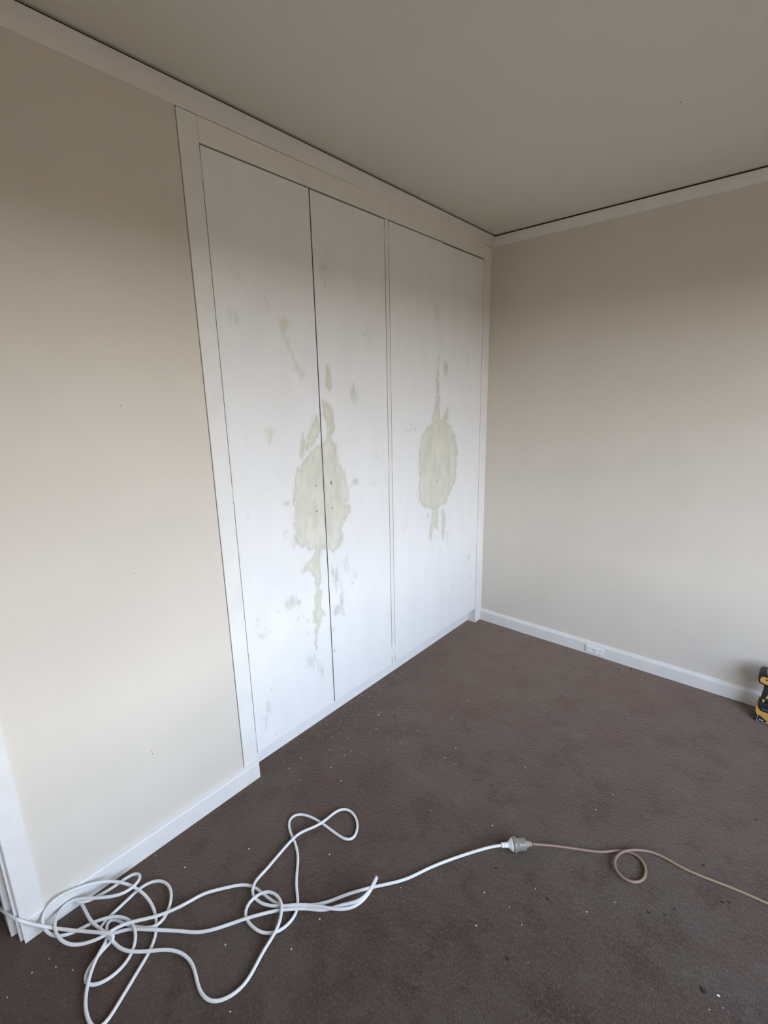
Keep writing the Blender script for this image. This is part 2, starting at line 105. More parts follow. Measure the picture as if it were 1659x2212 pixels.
# ------------------------------------------------------------------ helpers
def obj(name, bm, mat, parent=None, smooth=False, loc=None):
    me = bpy.data.meshes.new(name)
    bmesh.ops.recalc_face_normals(bm, faces=bm.faces)
    bm.to_mesh(me)
    bm.free()
    if smooth:
        me.polygons.foreach_set('use_smooth', [True] * len(me.polygons))
    o = bpy.data.objects.new(name, me)
    COL.objects.link(o)
    if mat:
        me.materials.append(mat)
    if parent:
        o.parent = parent
        if loc is None:
            o.matrix_parent_inverse = Matrix.Translation(-Vector(parent.location))
    if loc is not None:
        o.location = loc
    return o


def thing(name, label, cat, loc=(0, 0, 0), group=None):
    o = bpy.data.objects.new(name, None)
    COL.objects.link(o)
    o.empty_display_size = 0.05
    o.location = loc
    o['label'] = label
    o['category'] = cat
    if group:
        o['group'] = group
    return o


def struct(o, label=None):
    o['kind'] = 'structure'
    if label:
        o['label'] = label
    return o


def add_box(bm, x0, x1, y0, y1, z0, z1, bev=0.0, seg=1):
    vs_ = [bm.verts.new((x, y, z)) for x in (x0, x1) for y in (y0, y1) for z in (z0, z1)]
    f = [(0, 1, 3, 2), (4, 6, 7, 5), (0, 4, 5, 1), (2, 3, 7, 6), (0, 2, 6, 4), (1, 5, 7, 3)]
    fs = [bm.faces.new([vs_[i] for i in q]) for q in f]
    if bev > 0:
        es = list({e for q in fs for e in q.edges})
        bmesh.ops.bevel(bm, geom=es, offset=bev, segments=seg, affect='EDGES', profile=0.6)


def box(*a, **k):
    bm = bmesh.new()
    add_box(bm, *a, **k)
    return bm


def add_prism(bm, poly, axis, a, b, bev=0.0, seg=2):
    """poly: 2-D outline; axis 'x': (y,z) outline, 'y': (x,z) outline, 'z': (x,y) outline."""
    def mk(p, t):
        return {'x': (t, p[0], p[1]), 'y': (p[0], t, p[1]), 'z': (p[0], p[1], t)}[axis]
    A = [bm.verts.new(mk(p, a)) for p in poly]
    B = [bm.verts.new(mk(p, b)) for p in poly]
    n = len(poly)
    fa = bm.faces.new(A)
    fb = bm.faces.new(B[::-1])
    for i in range(n):
        bm.faces.new((A[i], B[i], B[(i + 1) % n], A[(i + 1) % n]))
    if bev > 0:
        es = list(set(fa.edges) | set(fb.edges))
        bmesh.ops.bevel(bm, geom=es, offset=bev, segments=seg, affect='EDGES', profile=0.55, clamp_overlap=True)


def prism(poly, axis, a, b, **k):
    bm = bmesh.new()
    add_prism(bm, poly, axis, a, b, **k)
    return bm


def tube_bm(pts, r, n=10, flatten=None):
    """Round tube along a dense polyline, parallel-transported frames."""
    bm = bmesh.new()
    P = [Vector(p) for p in pts]
    t = [(P[min(i + 1, len(P) - 1)] - P[max(i - 1, 0)]).normalized() for i in range(len(P))]
    u = t[0].orthogonal().normalized()
    rings = []
    for i, p in enumerate(P):
        u = (u - t[i] * u.dot(t[i])).normalized()
        v = t[i].cross(u)
        rr = r[i] if hasattr(r, '__len__') else r
        rings.append([bm.verts.new(p + (u * math.cos(2 * math.pi * k / n) + v * math.sin(2 * math.pi * k / n)) * rr)
                      for k in range(n)])
    for a, b in zip(rings[:-1], rings[1:]):
        for k in range(n):
            bm.faces.new((a[k], a[(k + 1) % n], b[(k + 1) % n], b[k]))
    bm.faces.new(rings[0][::-1])
    bm.faces.new(rings[-1])
    return bm


def lathe_bm(prof, o, d, n=28):
    """prof: (distance along d, radius)."""
    o, d = Vector(o), Vector(d).normalized()
    bm = bmesh.new()
    u = d.orthogonal().normalized()
    v = d.cross(u)
    rings = [[bm.verts.new(o + d * a + (u * math.cos(2 * math.pi * k / n) + v * math.sin(2 * math.pi * k / n)) * r)
              for k in range(n)] for a, r in prof]
    for a, b in zip(rings[:-1], rings[1:]):
        for k in range(n):
            bm.faces.new((a[k], a[(k + 1) % n], b[(k + 1) % n], b[k]))
    bm.faces.new(rings[0][::-1])
    bm.faces.new(rings[-1])
    return bm


# ------------------------------------------------------------------ materials
class NT:
    def __init__(self, name):
        self.m = bpy.data.materials.new(name)
        self.m.use_nodes = True
        self.t = self.m.node_tree
        self.b = self.t.nodes['Principled BSDF']

    def n(self, kind, **kw):
        nd = self.t.nodes.new(kind)
        for k, v in kw.items():
            if k.startswith('i_'):
                nd.inputs[k[2:].replace('_', ' ')].default_value = v
            else:
                setattr(nd, k, v)
        return nd

    def l(self, a, b):
        self.t.links.new(a, b)

    def noise(self, scale, detail=3, rough=0.55, vec=None, stretch=None, w=None):
        tcn = self.n('ShaderNodeTexCoord')
        src = tcn.outputs['Object']
        if stretch:
            mp = self.n('ShaderNodeMapping')
            mp.inputs['Scale'].default_value = stretch
            self.l(src, mp.inputs['Vector'])
            src = mp.outputs[0]
        nz = self.n('ShaderNodeTexNoise')
        nz.inputs['Scale'].default_value = scale
        nz.inputs['Detail'].default_value = detail
        nz.inputs['Roughness'].default_value = rough
        self.l(src, nz.inputs['Vector'])
        return nz.outputs['Fac']

    def math(self, op, a, b=None, clamp=False):
        m = self.n('ShaderNodeMath', operation=op)
        m.use_clamp = clamp
        for i, s in enumerate((a, b)):
            if s is None:
                continue
            if isinstance(s, (int, float)):
                m.inputs[i].default_value = s
            else:
                self.l(s, m.inputs[i])
        return m.outputs[0]

    def ss(self, v, lo, hi, a=0.0, b=1.0):
        m = self.n('ShaderNodeMapRange', interpolation_type='SMOOTHSTEP')
        m.inputs['From Min'].default_value = lo
        m.inputs['From Max'].default_value = hi
        m.inputs['To Min'].default_value = a
        m.inputs['To Max'].default_value = b
        self.l(v, m.inputs['Value'])
        return m.outputs[0]

    def mix(self, f, a, b, mode='MIX'):
        m = self.n('ShaderNodeMix', data_type='RGBA', blend_type=mode)
        for s, i in ((f, 0), (a, 6), (b, 7)):
            if isinstance(s, (int, float)):
                m.inputs[i].default_value = s
            elif isinstance(s, tuple):
                m.inputs[i].default_value = (*s, 1)
            else:
                self.l(s, m.inputs[i])
        return m.outputs[2]

    def color(self, c):
        if isinstance(c, tuple):
            self.b.inputs['Base Color'].default_value = (*c, 1)
        else:
            self.l(c, self.b.inputs['Base Color'])

    def set(self, **kw):
        for k, v in kw.items():
            self.b.inputs[k.replace('_', ' ')].default_value = v

    def bump(self, h, strength=0.2, dist=0.001):
        bp = self.n('ShaderNodeBump')
        bp.inputs['Strength'].default_value = strength
        bp.inputs['Distance'].default_value = dist
        self.l(h, bp.inputs['Height'])
        self.l(bp.outputs[0], self.b.inputs['Normal'])


def paint(name, c, var=0.03, rough=0.55, bump=0.12, scale=9.0):
    t = NT(name)
    f = t.noise(scale, 4)
    a = tuple(x * (1 - var) for x in c)
    b = tuple(min(1, x * (1 + var)) for x in c)
    t.color(t.mix(t.ss(f, 0.3, 0.7), a, b))
    t.set(Roughness=rough)
    t.b.inputs['Specular IOR Level'].default_value = 0.3
    t.bump(t.noise(260, 3), bump, 0.0006)
    return t.m


def plain(name, c, rough=0.5, metal=0.0, var=0.06, scale=60):
    t = NT(name)
    f = t.noise(scale, 3)
    t.color(t.mix(f, tuple(x * (1 - var) for x in c), tuple(min(1, x * (1 + var)) for x in c)))
    t.set(Roughness=rough, Metallic=metal)
    return t.m


M_WALL = paint('beige_wall_paint', (0.655, 0.608, 0.540), 0.02, 0.6, 0.10, 3.0)
M_CEIL = paint('ceiling_paint', (0.705, 0.672, 0.600), 0.012, 0.8, 0.15, 2.0)
M_TRIM = paint('white_trim_paint', (0.735, 0.722, 0.70), 0.02, 0.42, 0.15, 14.0)
M_HEAD = paint('warm_lit_header_paint', (0.765, 0.750, 0.715), 0.025, 0.45, 0.2, 10.0)  # frame paint tinted warmer, painting in the warm light high on the frame
M_FRAME = paint('white_frame_paint', (0.775, 0.768, 0.748), 0.03, 0.45, 0.2, 10.0)
M_CORN = paint('cornice_paint', (0.74, 0.715, 0.68), 0.025, 0.6, 0.2, 12.0)
M_DARK = plain('dark_fill', (0.02, 0.018, 0.016), 0.9)
M_CARC = plain('dark_carcass_board', (0.10, 0.085, 0.065), 0.9)  # coloured dark to put shade into the gaps around the doors
M_HOLE = plain('dark_hole', (0.05, 0.03, 0.025), 0.9)
M_EDGE = plain('shaded_door_edge', (0.21, 0.17, 0.13), 0.8)  # door sides darkened to paint deeper shade into the gap between leaves
M_STEEL = plain('brushed_steel', (0.45, 0.45, 0.46), 0.35, 1.0)


def door_material():
    t = NT('stripped_white_door_paint')
    at = t.n('ShaderNodeAttribute', attribute_name='patch')
    sep = t.n('ShaderNodeSeparateColor')
    t.l(at.outputs['Color'], sep.inputs[0])
    patch, faint, scuff = sep.outputs[0], sep.outputs[1], sep.outputs[2]
    streak = t.noise(1.0, 6, 0.7, stretch=(60, 150, 32))
    fine = t.noise(420, 3, 0.6)
    nz = t.math('ADD', t.math('MULTIPLY', t.math('SUBTRACT', streak, 0.5), 2.1),
                t.math('MULTIPLY', t.math('SUBTRACT', fine, 0.5), 0.5))
    # bare patches
    pm = t.ss(t.math('ADD', patch, nz), 0.40, 0.60)
    inside = t.noise(1.0, 5, 0.6, stretch=(10, 17, 7))
    pcol = t.mix(t.ss(inside, 0.35, 0.66), (0.610, 0.605, 0.520), (0.725, 0.708, 0.625))
    rim = t.math('MULTIPLY', t.ss(patch, 0.35, 0.62), t.ss(patch, 0.62, 0.98, 1.0, 0.0))
    pcol = t.mix(t.math('MULTIPLY', rim, 0.55), pcol, (0.545, 0.55, 0.465))
    # white paint with broad wipes and small grey rubs
    broad = t.noise(1.0, 4, 0.55, stretch=(9, 11, 4.5))
    white = t.mix(t.ss(broad, 0.3, 0.72), (0.775, 0.78, 0.785), (0.81, 0.81, 0.815))
    rub = t.noise(1.0, 6, 0.72, stretch=(50, 75, 26))
    zone = t.noise(1.0, 2, 0.5, stretch=(4, 5, 2.2))
    rubm = t.math('MULTIPLY', t.ss(rub, 0.60, 0.72), t.ss(zone, 0.48, 0.66))
    white = t.mix(t.math('MULTIPLY', rubm, 0.45), white, (0.64, 0.645, 0.63))
    sm = t.ss(t.math('ADD', scuff, t.math('MULTIPLY', t.math('SUBTRACT', rub, 0.5), 2.4)), 0.14, 0.98)
    sm = t.math('MULTIPLY', sm, t.ss(scuff, 0.03, 0.22))
    white = t.mix(t.math('MULTIPLY', sm, 0.80), white, (0.55, 0.55, 0.515))
    fm = t.ss(t.math('ADD', faint, t.math('MULTIPLY', nz, 0.6)), 0.25, 0.8)
    white = t.mix(t.math('MULTIPLY', fm, 0.72), white, (0.66, 0.65, 0.55))
    t.color(t.mix(t.math('MULTIPLY', pm, 0.97), white, pcol))
    t.set(Roughness=0.5)
    t.b.inputs['Specular IOR Level'].default_value = 0.3
    h = t.math('ADD', t.math('MULTIPLY', pm, -0.5), t.math('MULTIPLY', fine, 0.25))
    t.bump(h, 0.35, 0.0012)
    return t.m


def carpet_material():
    t = NT('dark_brown_carpet')
    big = t.noise(1.9, 6, 0.66)
    mid = t.noise(6.8, 6, 0.72)
    tc_ = t.n('ShaderNodeTexCoord')
    rot = t.n('ShaderNodeMapping')          # the pile leans one way across the room
    rot.inputs['Rotation'].default_value = (0, 0, math.radians(-22))
    rot.inputs['Scale'].default_value = (1, 1, 1)
    t.l(tc_.outputs['Object'], rot.inputs['Vector'])
    sc_ = t.n('ShaderNodeMapping')
    sc_.inputs['Scale'].default_value = (230, 105, 150)
    t.l(rot.outputs[0], sc_.inputs['Vector'])
    tn = t.n('ShaderNodeTexNoise')
    tn.inputs['Scale'].default_value = 1.0
    tn.inputs['Detail'].default_value = 3
    tn.inputs['Roughness'].default_value = 0.8
    t.l(sc_.outputs[0], tn.inputs['Vector'])
    tuft = tn.outputs['Fac']
    tuft2 = t.noise(62, 4, 0.75)
    c = t.mix(t.ss(big, 0.40, 0.60), (0.045, 0.0285, 0.0228), (0.053, 0.0430, 0.0350))
    c = t.mix(t.ss(mid, 0.49, 0.63), c, (0.028, 0.0172, 0.0140))
    c = t.mix(t.ss(mid, 0.44, 0.34, 0.0, 0.6), c, (0.072, 0.062, 0.050))
    c = t.mix(t.ss(tuft, 0.48, 0.78, 0.0, 0.95), c, (0.142, 0.111, 0.091))
    c = t.mix(t.ss(tuft, 0.45, 0.25, 0.0, 0.7), c, (0.028, 0.020, 0.018))
    c = t.mix(t.ss(tuft2, 0.46, 0.30, 0.0, 0.55), c, (0.030, 0.021, 0.019))
    fl = t.noise(190, 2, 0.5)
    c = t.mix(t.ss(fl, 0.735, 0.78), c, (0.28, 0.25, 0.23))
    t.color(c)
    t.set(Roughness=1.0)
    t.b.inputs['Specular IOR Level'].default_value = 0.04
    t.b.inputs['Sheen Weight'].default_value = 0.78
    t.b.inputs['Sheen Roughness'].default_value = 0.5
    t.b.inputs['Sheen Tint'].default_value = (0.97, 0.71, 0.57, 1)
    hh = t.math('ADD', t.math('MULTIPLY', tuft, 0.8), t.math('MULTIPLY', tuft2, 0.9))
    t.bump(hh, 0.55, 0.005)
    return t.m


M_DOOR = door_material()
M_CARPET = carpet_material()

# ------------------------------------------------------------------ room shell
bm = box(-1.5, ROOM_X + 0.15, ROOM_Y - 0.1, 0.1, -0.06, 0.0)
struct(obj('floor', bm, M_CARPET), 'dark brown cut pile carpet with mottled wear')
bm = box(-1.5, ROOM_X + 0.15, ROOM_Y - 0.1, 0.1, H, H + 0.08)
CEIL = struct(obj('ceiling', bm, M_CEIL), 'plain flat off-white ceiling')

DOOR_Y1, DOOR_Y0, DOOR_TOP = -2.6435, -3.42, 2.02     # doorway in the left wall
W_Y0, W_Y1, W_TOP = -1.897, 0.0, 2.3495                # wardrobe recess in the left wall
bm = bmesh.new()
add_box(bm, -0.10, 0.0, DOOR_Y1, W_Y0 - 0.0022, 0, H)
add_box(bm, -0.10, 0.0, ROOM_Y, DOOR_Y0, 0, H)
add_box(bm, -0.10, 0.0, DOOR_Y0, DOOR_Y1, DOOR_TOP, H)
add_box(bm, -0.10, 0.0, W_Y0 - 0.0022, 0.0, H - 0.0445, H)
WL = struct(obj('wall_left', bm, M_WALL), 'beige painted left wall around doorway and wardrobe')
WB = struct(obj('wall_back', box(-1.5, ROOM_X + 0.15, 0.0, 0.1, 0, H), M_WALL), 'plain beige back wall')
struct(obj('wall_front', box(-1.5, ROOM_X + 0.15, ROOM_Y - 0.1, ROOM_Y, 0, H), M_WALL))
bm = bmesh.new()
add_box(bm, ROOM_X, ROOM_X + 0.15, ROOM_Y, WIN_Y0, 0, H)
add_box(bm, ROOM_X, ROOM_X + 0.15, WIN_Y1, 0, 0, H)
add_box(bm, ROOM_X, ROOM_X + 0.15, WIN_Y0, WIN_Y1, 0, WIN_Z0)
add_box(bm, ROOM_X, ROOM_X + 0.15, WIN_Y0, WIN_Y1, WIN_Z1, H)
struct(obj('wall_right', bm, M_WALL))
struct(obj('wall_hall', box(-1.5, -1.4, ROOM_Y, 0, 0, H), M_WALL))
struct(obj('wall_hall_end', box(-1.4, -0.62, -2.2, -2.1, 0, H), M_WALL))


def nick(parent, axis, a, b, r=0.0028):
    pts = [(r * (0.7 + 0.5 * random.random()) * math.cos(k * math.pi / 3), r * (0.8 + 0.7 * random.random()) * math.sin(k * math.pi / 3)) for k in range(6)]
    poly = [(a + p[0], b + p[1]) for p in pts]
    if axis == 'x':
        bmn = prism(poly, 'x', -0.002, 0.0006)
    elif axis == 'y':
        bmn = prism(poly, 'y', -0.0006, 0.002)
    else:
        bmn = prism(poly, 'z', H - 0.0006, H + 0.002)
    return obj('nail_hole', bmn, M_HOLE, parent)


random.seed(4)
for y, z in NICKS:
    nick(WL, 'x', y, z, 0.0014)
for x, z in BACKNICKS:
    nick(WB, 'y', x, z, 0.0018)
for x, y in CEILMARK:
    nick(CEIL, 'z', x, y, 0.0026)

# window in the right wall (outside the picture; it lights the room)
wr = thing('window_1', 'white timber window in the right wall', 'window', (ROOM_X + 0.07, (WIN_Y0 + WIN_Y1) / 2, WIN_Z0))
wr['kind'] = 'structure'
bm = bmesh.new()
for y0, y1, z0, z1 in ((WIN_Y0, WIN_Y1, WIN_Z0, WIN_Z0 + 0.05), (WIN_Y0, WIN_Y1, WIN_Z1 - 0.05, WIN_Z1),
                       (WIN_Y0, WIN_Y0 + 0.05, WIN_Z0 + 0.05, WIN_Z1 - 0.05), (WIN_Y1 - 0.05, WIN_Y1, WIN_Z0 + 0.05, WIN_Z1 - 0.05),
                       ((WIN_Y0 + WIN_Y1) / 2 - 0.025, (WIN_Y0 + WIN_Y1) / 2 + 0.025, WIN_Z0 + 0.05, WIN_Z1 - 0.05)):
    add_box(bm, ROOM_X + 0.05, ROOM_X + 0.09, y0, y1, z0, z1, 0.004)
obj('window_frame', bm, M_TRIM, wr)
obj('window_sill', box(ROOM_X - 0.03, ROOM_X + 0.05, WIN_Y0 - 0.03, WIN_Y1 + 0.03, WIN_Z0 - 0.025, WIN_Z0, 0.004), M_TRIM, wr)

# skirting boards
def skirt_prof(t, h, c=0.0105):
    return [(0, 0), (t, 0), (t, h - c - 0.004), (t - 0.0022, h - c), (0.0005, h + 0.0015), (0, h + 0.0015)]


SK_T, SK_H = 0.0162, 0.078
bm = prism([(-a, z) for a, z in skirt_prof(SK_T, SK_H)], 'x', -0.0, ROOM_X)
bb = struct(obj('baseboard_back', bm, M_TRIM), 'low white skirting board along the back wall')
bm = prism(skirt_prof(SK_T, SK_H, 0.005), 'y', DOOR_Y1, -1.838)
bl = struct(obj('baseboard_left', bm, M_TRIM), 'white skirting board between doorway and wardrobe')

# cornices: shallow cove with a shadow gap under the ceiling
def corn(c, drop, gap):
    pts = [(0, -gap), (c - 0.001, -gap), (c, -gap - 0.004)]
    for k in range(9):
        a = k / 8
        u = c - 0.003 + (0.006 - (c - 0.003)) * a
        w = -gap - 0.005 + (-(drop - 0.004) + gap + 0.005) * a
        bow = 0.0035 * math.sin(math.pi * a)
        pts.append((u - bow, w + bow))
    pts += [(0.005, -drop + 0.002), (0.003, -drop), (0, -drop)]
    return pts


CC, CD, GAP = 0.0458, 0.0485, 0.0085
pts = corn(CC, CD, GAP)


def cornice(name, pts_fn, mitre, end, mat):
    bmc = bmesh.new()
    A = [bmc.verts.new(pts_fn(d, h, mitre(d))) for d, h in pts]
    B = [bmc.verts.new(pts_fn(d, h, end)) for d, h in pts]
    bmc.faces.new(A)
    bmc.faces.new(B[::-1])
    for i in range(len(pts)):
        bmc.faces.new((A[i], B[i], B[(i + 1) % len(pts)], A[(i + 1) % len(pts)]))
    return obj(name, bmc, mat)


struct(cornice('trim_1', lambda d, h, t: (d, t, H + h), lambda d: -d - 0.0006, ROOM_Y, M_CORN), 'white cove cornice along top of left wall and wardrobe')
struct(cornice('trim_2', lambda d, h, t: (t, -d, H + h), lambda d: d + 0.0006, ROOM_X, M_CORN), 'white cornice along top of back wall')

# solid dark strip painting in the shade of the joint between cornice and ceiling
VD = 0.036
obj('gap_shade_strip', box(0.0, VD, ROOM_Y + 0.002, -VD, H - GAP + 0.0003, H - 0.0003), M_DARK, bpy.data.objects['trim_1'])
obj('gap_shade_strip', box(0.0, ROOM_X - 0.002, -VD, 0.0, H - GAP + 0.0003, H - 0.0003), M_DARK, bpy.data.objects['trim_2'])

# doorway at the lower left: casing, jamb, stop
dr = thing('door_1', 'white painted door frame of open doorway at left edge', 'door frame', (0, -2.65, 0))
dr['kind'] = 'structure'
bm = bmesh.new()
add_box(bm, 0.0, 0.0135, DOOR_Y1 + 0.0005, -2.5842, 0.0665, DOOR_TOP + 0.06, 0.0025)
obj('casing', bm, M_TRIM, dr)
bm = bmesh.new()
add_box(bm, 0.0, 0.0135, DOOR_Y0 - 0.06, DOOR_Y0, 0.0, DOOR_TOP + 0.06, 0.0025)
obj('casing', bm, M_TRIM, dr)
bm = bmesh.new()
add_box(bm, 0.0, 0.0135, DOOR_Y0, DOOR_Y1, DOOR_TOP, DOOR_TOP + 0.06, 0.0025)
obj('casing', bm, M_TRIM, dr)
obj('jamb', box(-0.034, 0.0006, DOOR_Y1 - 0.008, DOOR_Y1 + 0.004, 0, DOOR_TOP, 0.001), M_TRIM, dr)
obj('jamb', box(-0.10, 0.0006, DOOR_Y0 - 0.004, DOOR_Y0 + 0.008, 0, DOOR_TOP, 0.001), M_TRIM, dr)
obj('jamb', box(-0.10, 0.0006, DOOR_Y0 + 0.008, DOOR_Y1 - 0.008, DOOR_TOP - 0.012, DOOR_TOP, 0.001), M_TRIM, dr)
obj('door_stop', box(-0.10, -0.034, DOOR_Y1 - 0.022, DOOR_Y1 + 0.004, 0, DOOR_TOP, 0.002), M_TRIM, dr)

# ------------------------------------------------------------------ built-in wardrobe
DZ0, DZ1 = 0.105, 2.2735
wa = thing('wardrobe', 'white built-in wardrobe with four flush doors and patchy stripped paint', 'wardrobe', (-0.03, -0.95, 0))
FX = 0.0040
obj('stile', box(-0.02, FX, W_Y0, -1.8330, SK_H, W_TOP, 0.0012), M_FRAME, wa)
obj('stile', box(-0.058, FX, -0.0800, -0.0005, 0.0, W_TOP, 0.0012), M_FRAME, wa)
obj('header', prism([(-1.8328, DZ1 + 0.0045), (-0.0802, DZ1 + 0.0045), (-0.0802, W_TOP + 0.0030), (-0.9, W_TOP + 0.0019), (-1.30, W_TOP + 0.0006), (-1.62, W_TOP - 0.0006), (-1.8328, W_TOP)], 'x', -0.02, FX - 0.0004), M_HEAD, wa)
obj('mullion', box(-0.02, FX - 0.0008, -0.9648, -0.9408, 0.100, DZ1 + 0.0025, 0.0008), M_FRAME, wa)
# toe board under the doors, and the dark carcass behind them
obj('kickboard', box(-0.075, -0.057, -1.84, -0.058, 0.0, 0.1035), M_DOOR, wa)
bm = bmesh.new()
add_box(bm, -0.60, -0.58, -1.90, 0.0, 0.0, H)
add_box(bm, -0.60, -0.10, -1.92, -1.90, 0.0, H)
add_box(bm, -0.03, -0.021, -1.8985, -1.86, 0.0, W_TOP - 0.012)
add_box(bm, -0.10, -0.02, -1.897, -1.84, 0.0, W_TOP)
add_box(bm, -0.58, -0.045, -1.90, 0.0, 0.098, 0.1035)
add_box(bm, -0.58, -0.021, -1.8985, 0.0, W_TOP - 0.06, W_TOP + 0.01)
obj('carcass', bm, M_CARC, wa)


def seg_dist(py, pz, poly):
    """signed distance (positive inside) of grid points to a polygon outline."""
    q = np.array(poly)
    ins = np.zeros(py.shape, bool)
    best = np.full(py.shape, 9.0)
    n = len(q)
    for i in range(n):
        (y0, z0), (y1, z1) = q[i], q[(i + 1) % n]
        c = ((z0 > pz) != (z1 > pz))
        with np.errstate(divide='ignore', invalid='ignore'):
            xx = (y1 - y0) * (pz - z0) / (z1 - z0 if z1 != z0 else 1e-9) + y0
        ins ^= c & (py < xx)
        ey, ez = y1 - y0, z1 - z0
        t = np.clip(((py - y0) * ey + (pz - z0) * ez) / (ey * ey + ez * ez + 1e-12), 0, 1)
        best = np.minimum(best, np.hypot(py - y0 - t * ey, pz - z0 - t * ez))
    return np.where(ins, best, -best)


PATCH_DOOR = [1, 2, 2, 2, 1, 1, 1, 1, 3, 3, 3, 3, 3, 3]


def wardrobe_door(idx, y0, y1, z0, z1, xf, label, th=0.018):
    """Door leaf whose front face is a fine grid carrying the stripped-paint mask."""
    st = 0.006
    ny, nz = max(2, int((y1 - y0) / st)), int((z1 - z0) / st)
    b = 0.0015
    ys = np.linspace(y0 + b, y1 - b, ny + 1)
    zs = np.linspace(z0 + b, z1 - b, nz + 1)
    Y, Z = np.meshgrid(ys, zs)
    field = np.zeros(Y.shape)
    faint = np.zeros(Y.shape)
    scuff = np.zeros(Y.shape)
    for d, poly in zip(PATCH_DOOR, PATCHES):
        if d == idx or (d == 3 and idx == 4):
            field = np.maximum(field, np.clip(0.58 + seg_dist(Y, Z, poly) / 0.045, 0, 1))
    for poly in FAINT:
        if idx == 1:
            faint = np.maximum(faint, np.clip(0.45 + seg_dist(Y, Z, poly) / 0.05, 0, 1))
    for cy, cz, ry, rz, s in SCUFFS:
        q = ((Y - cy) / (ry * 1.5)) ** 2 + ((Z - cz) / (rz * 1.4)) ** 2
        scuff = np.maximum(scuff, 1.25 * s * np.exp(-1.2 * q))
    n0 = Y.size
    V = np.stack([np.full(n0, xf), Y.ravel(), Z.ravel()], 1).tolist()
    W1 = ny + 1
    F = [(j * W1 + i, j * W1 + i + 1, (j + 1) * W1 + i + 1, (j + 1) * W1 + i) for j in range(nz) for i in range(ny)]
    ring = [i for i in range(W1)] + [j * W1 + ny for j in range(1, nz + 1)] + \
           [nz * W1 + i for i in range(ny - 1, -1, -1)] + [j * W1 for j in range(nz - 1, 0, -1)]
    m = len(ring)
    mid = len(V)
    cyc, czc = (y0 + y1) / 2, (z0 + z1) / 2
    for r_ in ring:
        _, yy, zz = V[r_]
        V.append([xf - b, min(max(yy + (b if yy > ys[-1] - 1e-6 else -b if yy < ys[0] + 1e-6 else 0), y0), y1),
                  min(max(zz + (b if zz > zs[-1] - 1e-6 else -b if zz < zs[0] + 1e-6 else 0), z0), z1)])
    back = len(V)
    for k in range(m):
        V.append([xf - th, V[mid + k][1], V[mid + k][2]])
    for k in range(m):
        k2 = (k + 1) % m
        F.append((ring[k], mid + k, mid + k2, ring[k2]))
        F.append((mid + k, back + k, back + k2, mid + k2))
    F.append(tuple(back + k for k in range(m)))
    me = bpy.data.meshes.new('wardrobe_door')
    me.from_pydata(V, [], F)
    me.materials.append(M_DOOR)
    me.materials.append(M_EDGE)
    mi = np.zeros(len(F), np.int32)
    mi[ny * nz:][1::2] = 1
    mi[-1] = 1
    me.polygons.foreach_set('material_index', mi)
    at = me.attributes.new('patch', 'FLOAT_COLOR', 'POINT')
    cols = np.zeros((len(V), 4), np.float32)
    cols[:n0, 0] = field.ravel()
    cols[:n0, 1] = faint.ravel()
    cols[:n0, 2] = scuff.ravel()
    cols[:, 3] = 1
    at.data.foreach_set('color', cols.ravel())
    me.update()
    o = bpy.data.objects.new('wardrobe_door', me)
    COL.objects.link(o)
    o.parent = wa
    o.matrix_parent_inverse = Matrix.Translation(-Vector(wa.location))
    if label:
        o['label'] = label
    return o


D1 = wardrobe_door(1, -1.8308, -1.3992, DZ0, DZ1, 0.0034, 'leftmost wardrobe door with stripped patch at its right edge')
D2 = wardrobe_door(2, -1.3945, -0.9682, DZ0, DZ1 - 0.001, 0.0034, 'second wardrobe door with stripped patch at its left edge')
D3 = wardrobe_door(3, -0.9374, -0.5080, DZ0, DZ1, 0.0030, 'third wardrobe door with left half of oval stripped patch')
D4 = wardrobe_door(4, -0.5070, -0.0835, DZ0, DZ1 - 0.003, 0.0024, 'rightmost wardrobe door with right half of oval stripped patch')


def on_door(o, bm_, name, mat, smooth=False):
    c = obj(name, bm_, mat, None, smooth)
    c.parent = o
    return c


for k_, ((y, z), d) in enumerate(zip(HOLES, (D1, D2, D1, D2, D3, D3))):
    big = k_ == 1
    r = 0.0034 if k_ < 4 else 0.0026
    poly = [(y + r * 0.8 * math.cos(k * math.pi / 4), z + r * (2.6 if big else 1.0) * math.sin(k * math.pi / 4)) for k in range(8)]
    on_door(d, prism(poly, 'x', 0.0005, 0.0036), 'screw_hole', M_HOLE)

# painted-over hinge knuckles on the hanging edges
HZ = (2.206, 1.187, 0.180)
for d, y, x in ((D1, -1.8318, 0.0045), (D2, -0.9668, 0.003), (D3, -0.9392, 0.003), (D4, -0.0815, 0.0045)):
    for z in HZ:
        hb = bmesh.new()
        for k in range(3):
            bmesh.ops.create_cone(hb, cap_ends=True, segments=10, radius1=0.0034, radius2=0.0034, depth=0.0165,
                                  matrix=Matrix.Translation((x, y, z + (k - 1) * 0.0185)))
        on_door(d, hb, 'hinge', M_FRAME)

# ------------------------------------------------------------------ power outlet let into the skirting
OX0, OX1, OZ0, OZ1 = 0.7195, 0.8210, 0.0145, 0.0565
PO = thing('power_outlet', 'white horizontal power outlet mounted on the back skirting board', 'outlet', ((OX0 + OX1) / 2, -SK_T, (OZ0 + OZ1) / 2))
M_PLAS = plain('white_plastic', (0.83, 0.83, 0.82), 0.3)
obj('plate', box(OX0, OX1, -SK_T - 0.0085, -SK_T + 0.002, OZ0, OZ1, 0.003, seg=2), M_PLAS, PO)
obj('socket_face', box(OX0 + 0.033, OX1 - 0.033, -SK_T - 0.0098, -SK_T - 0.0083, OZ0 + 0.007, OZ1 - 0.007, 0.001), M_PLAS, PO)


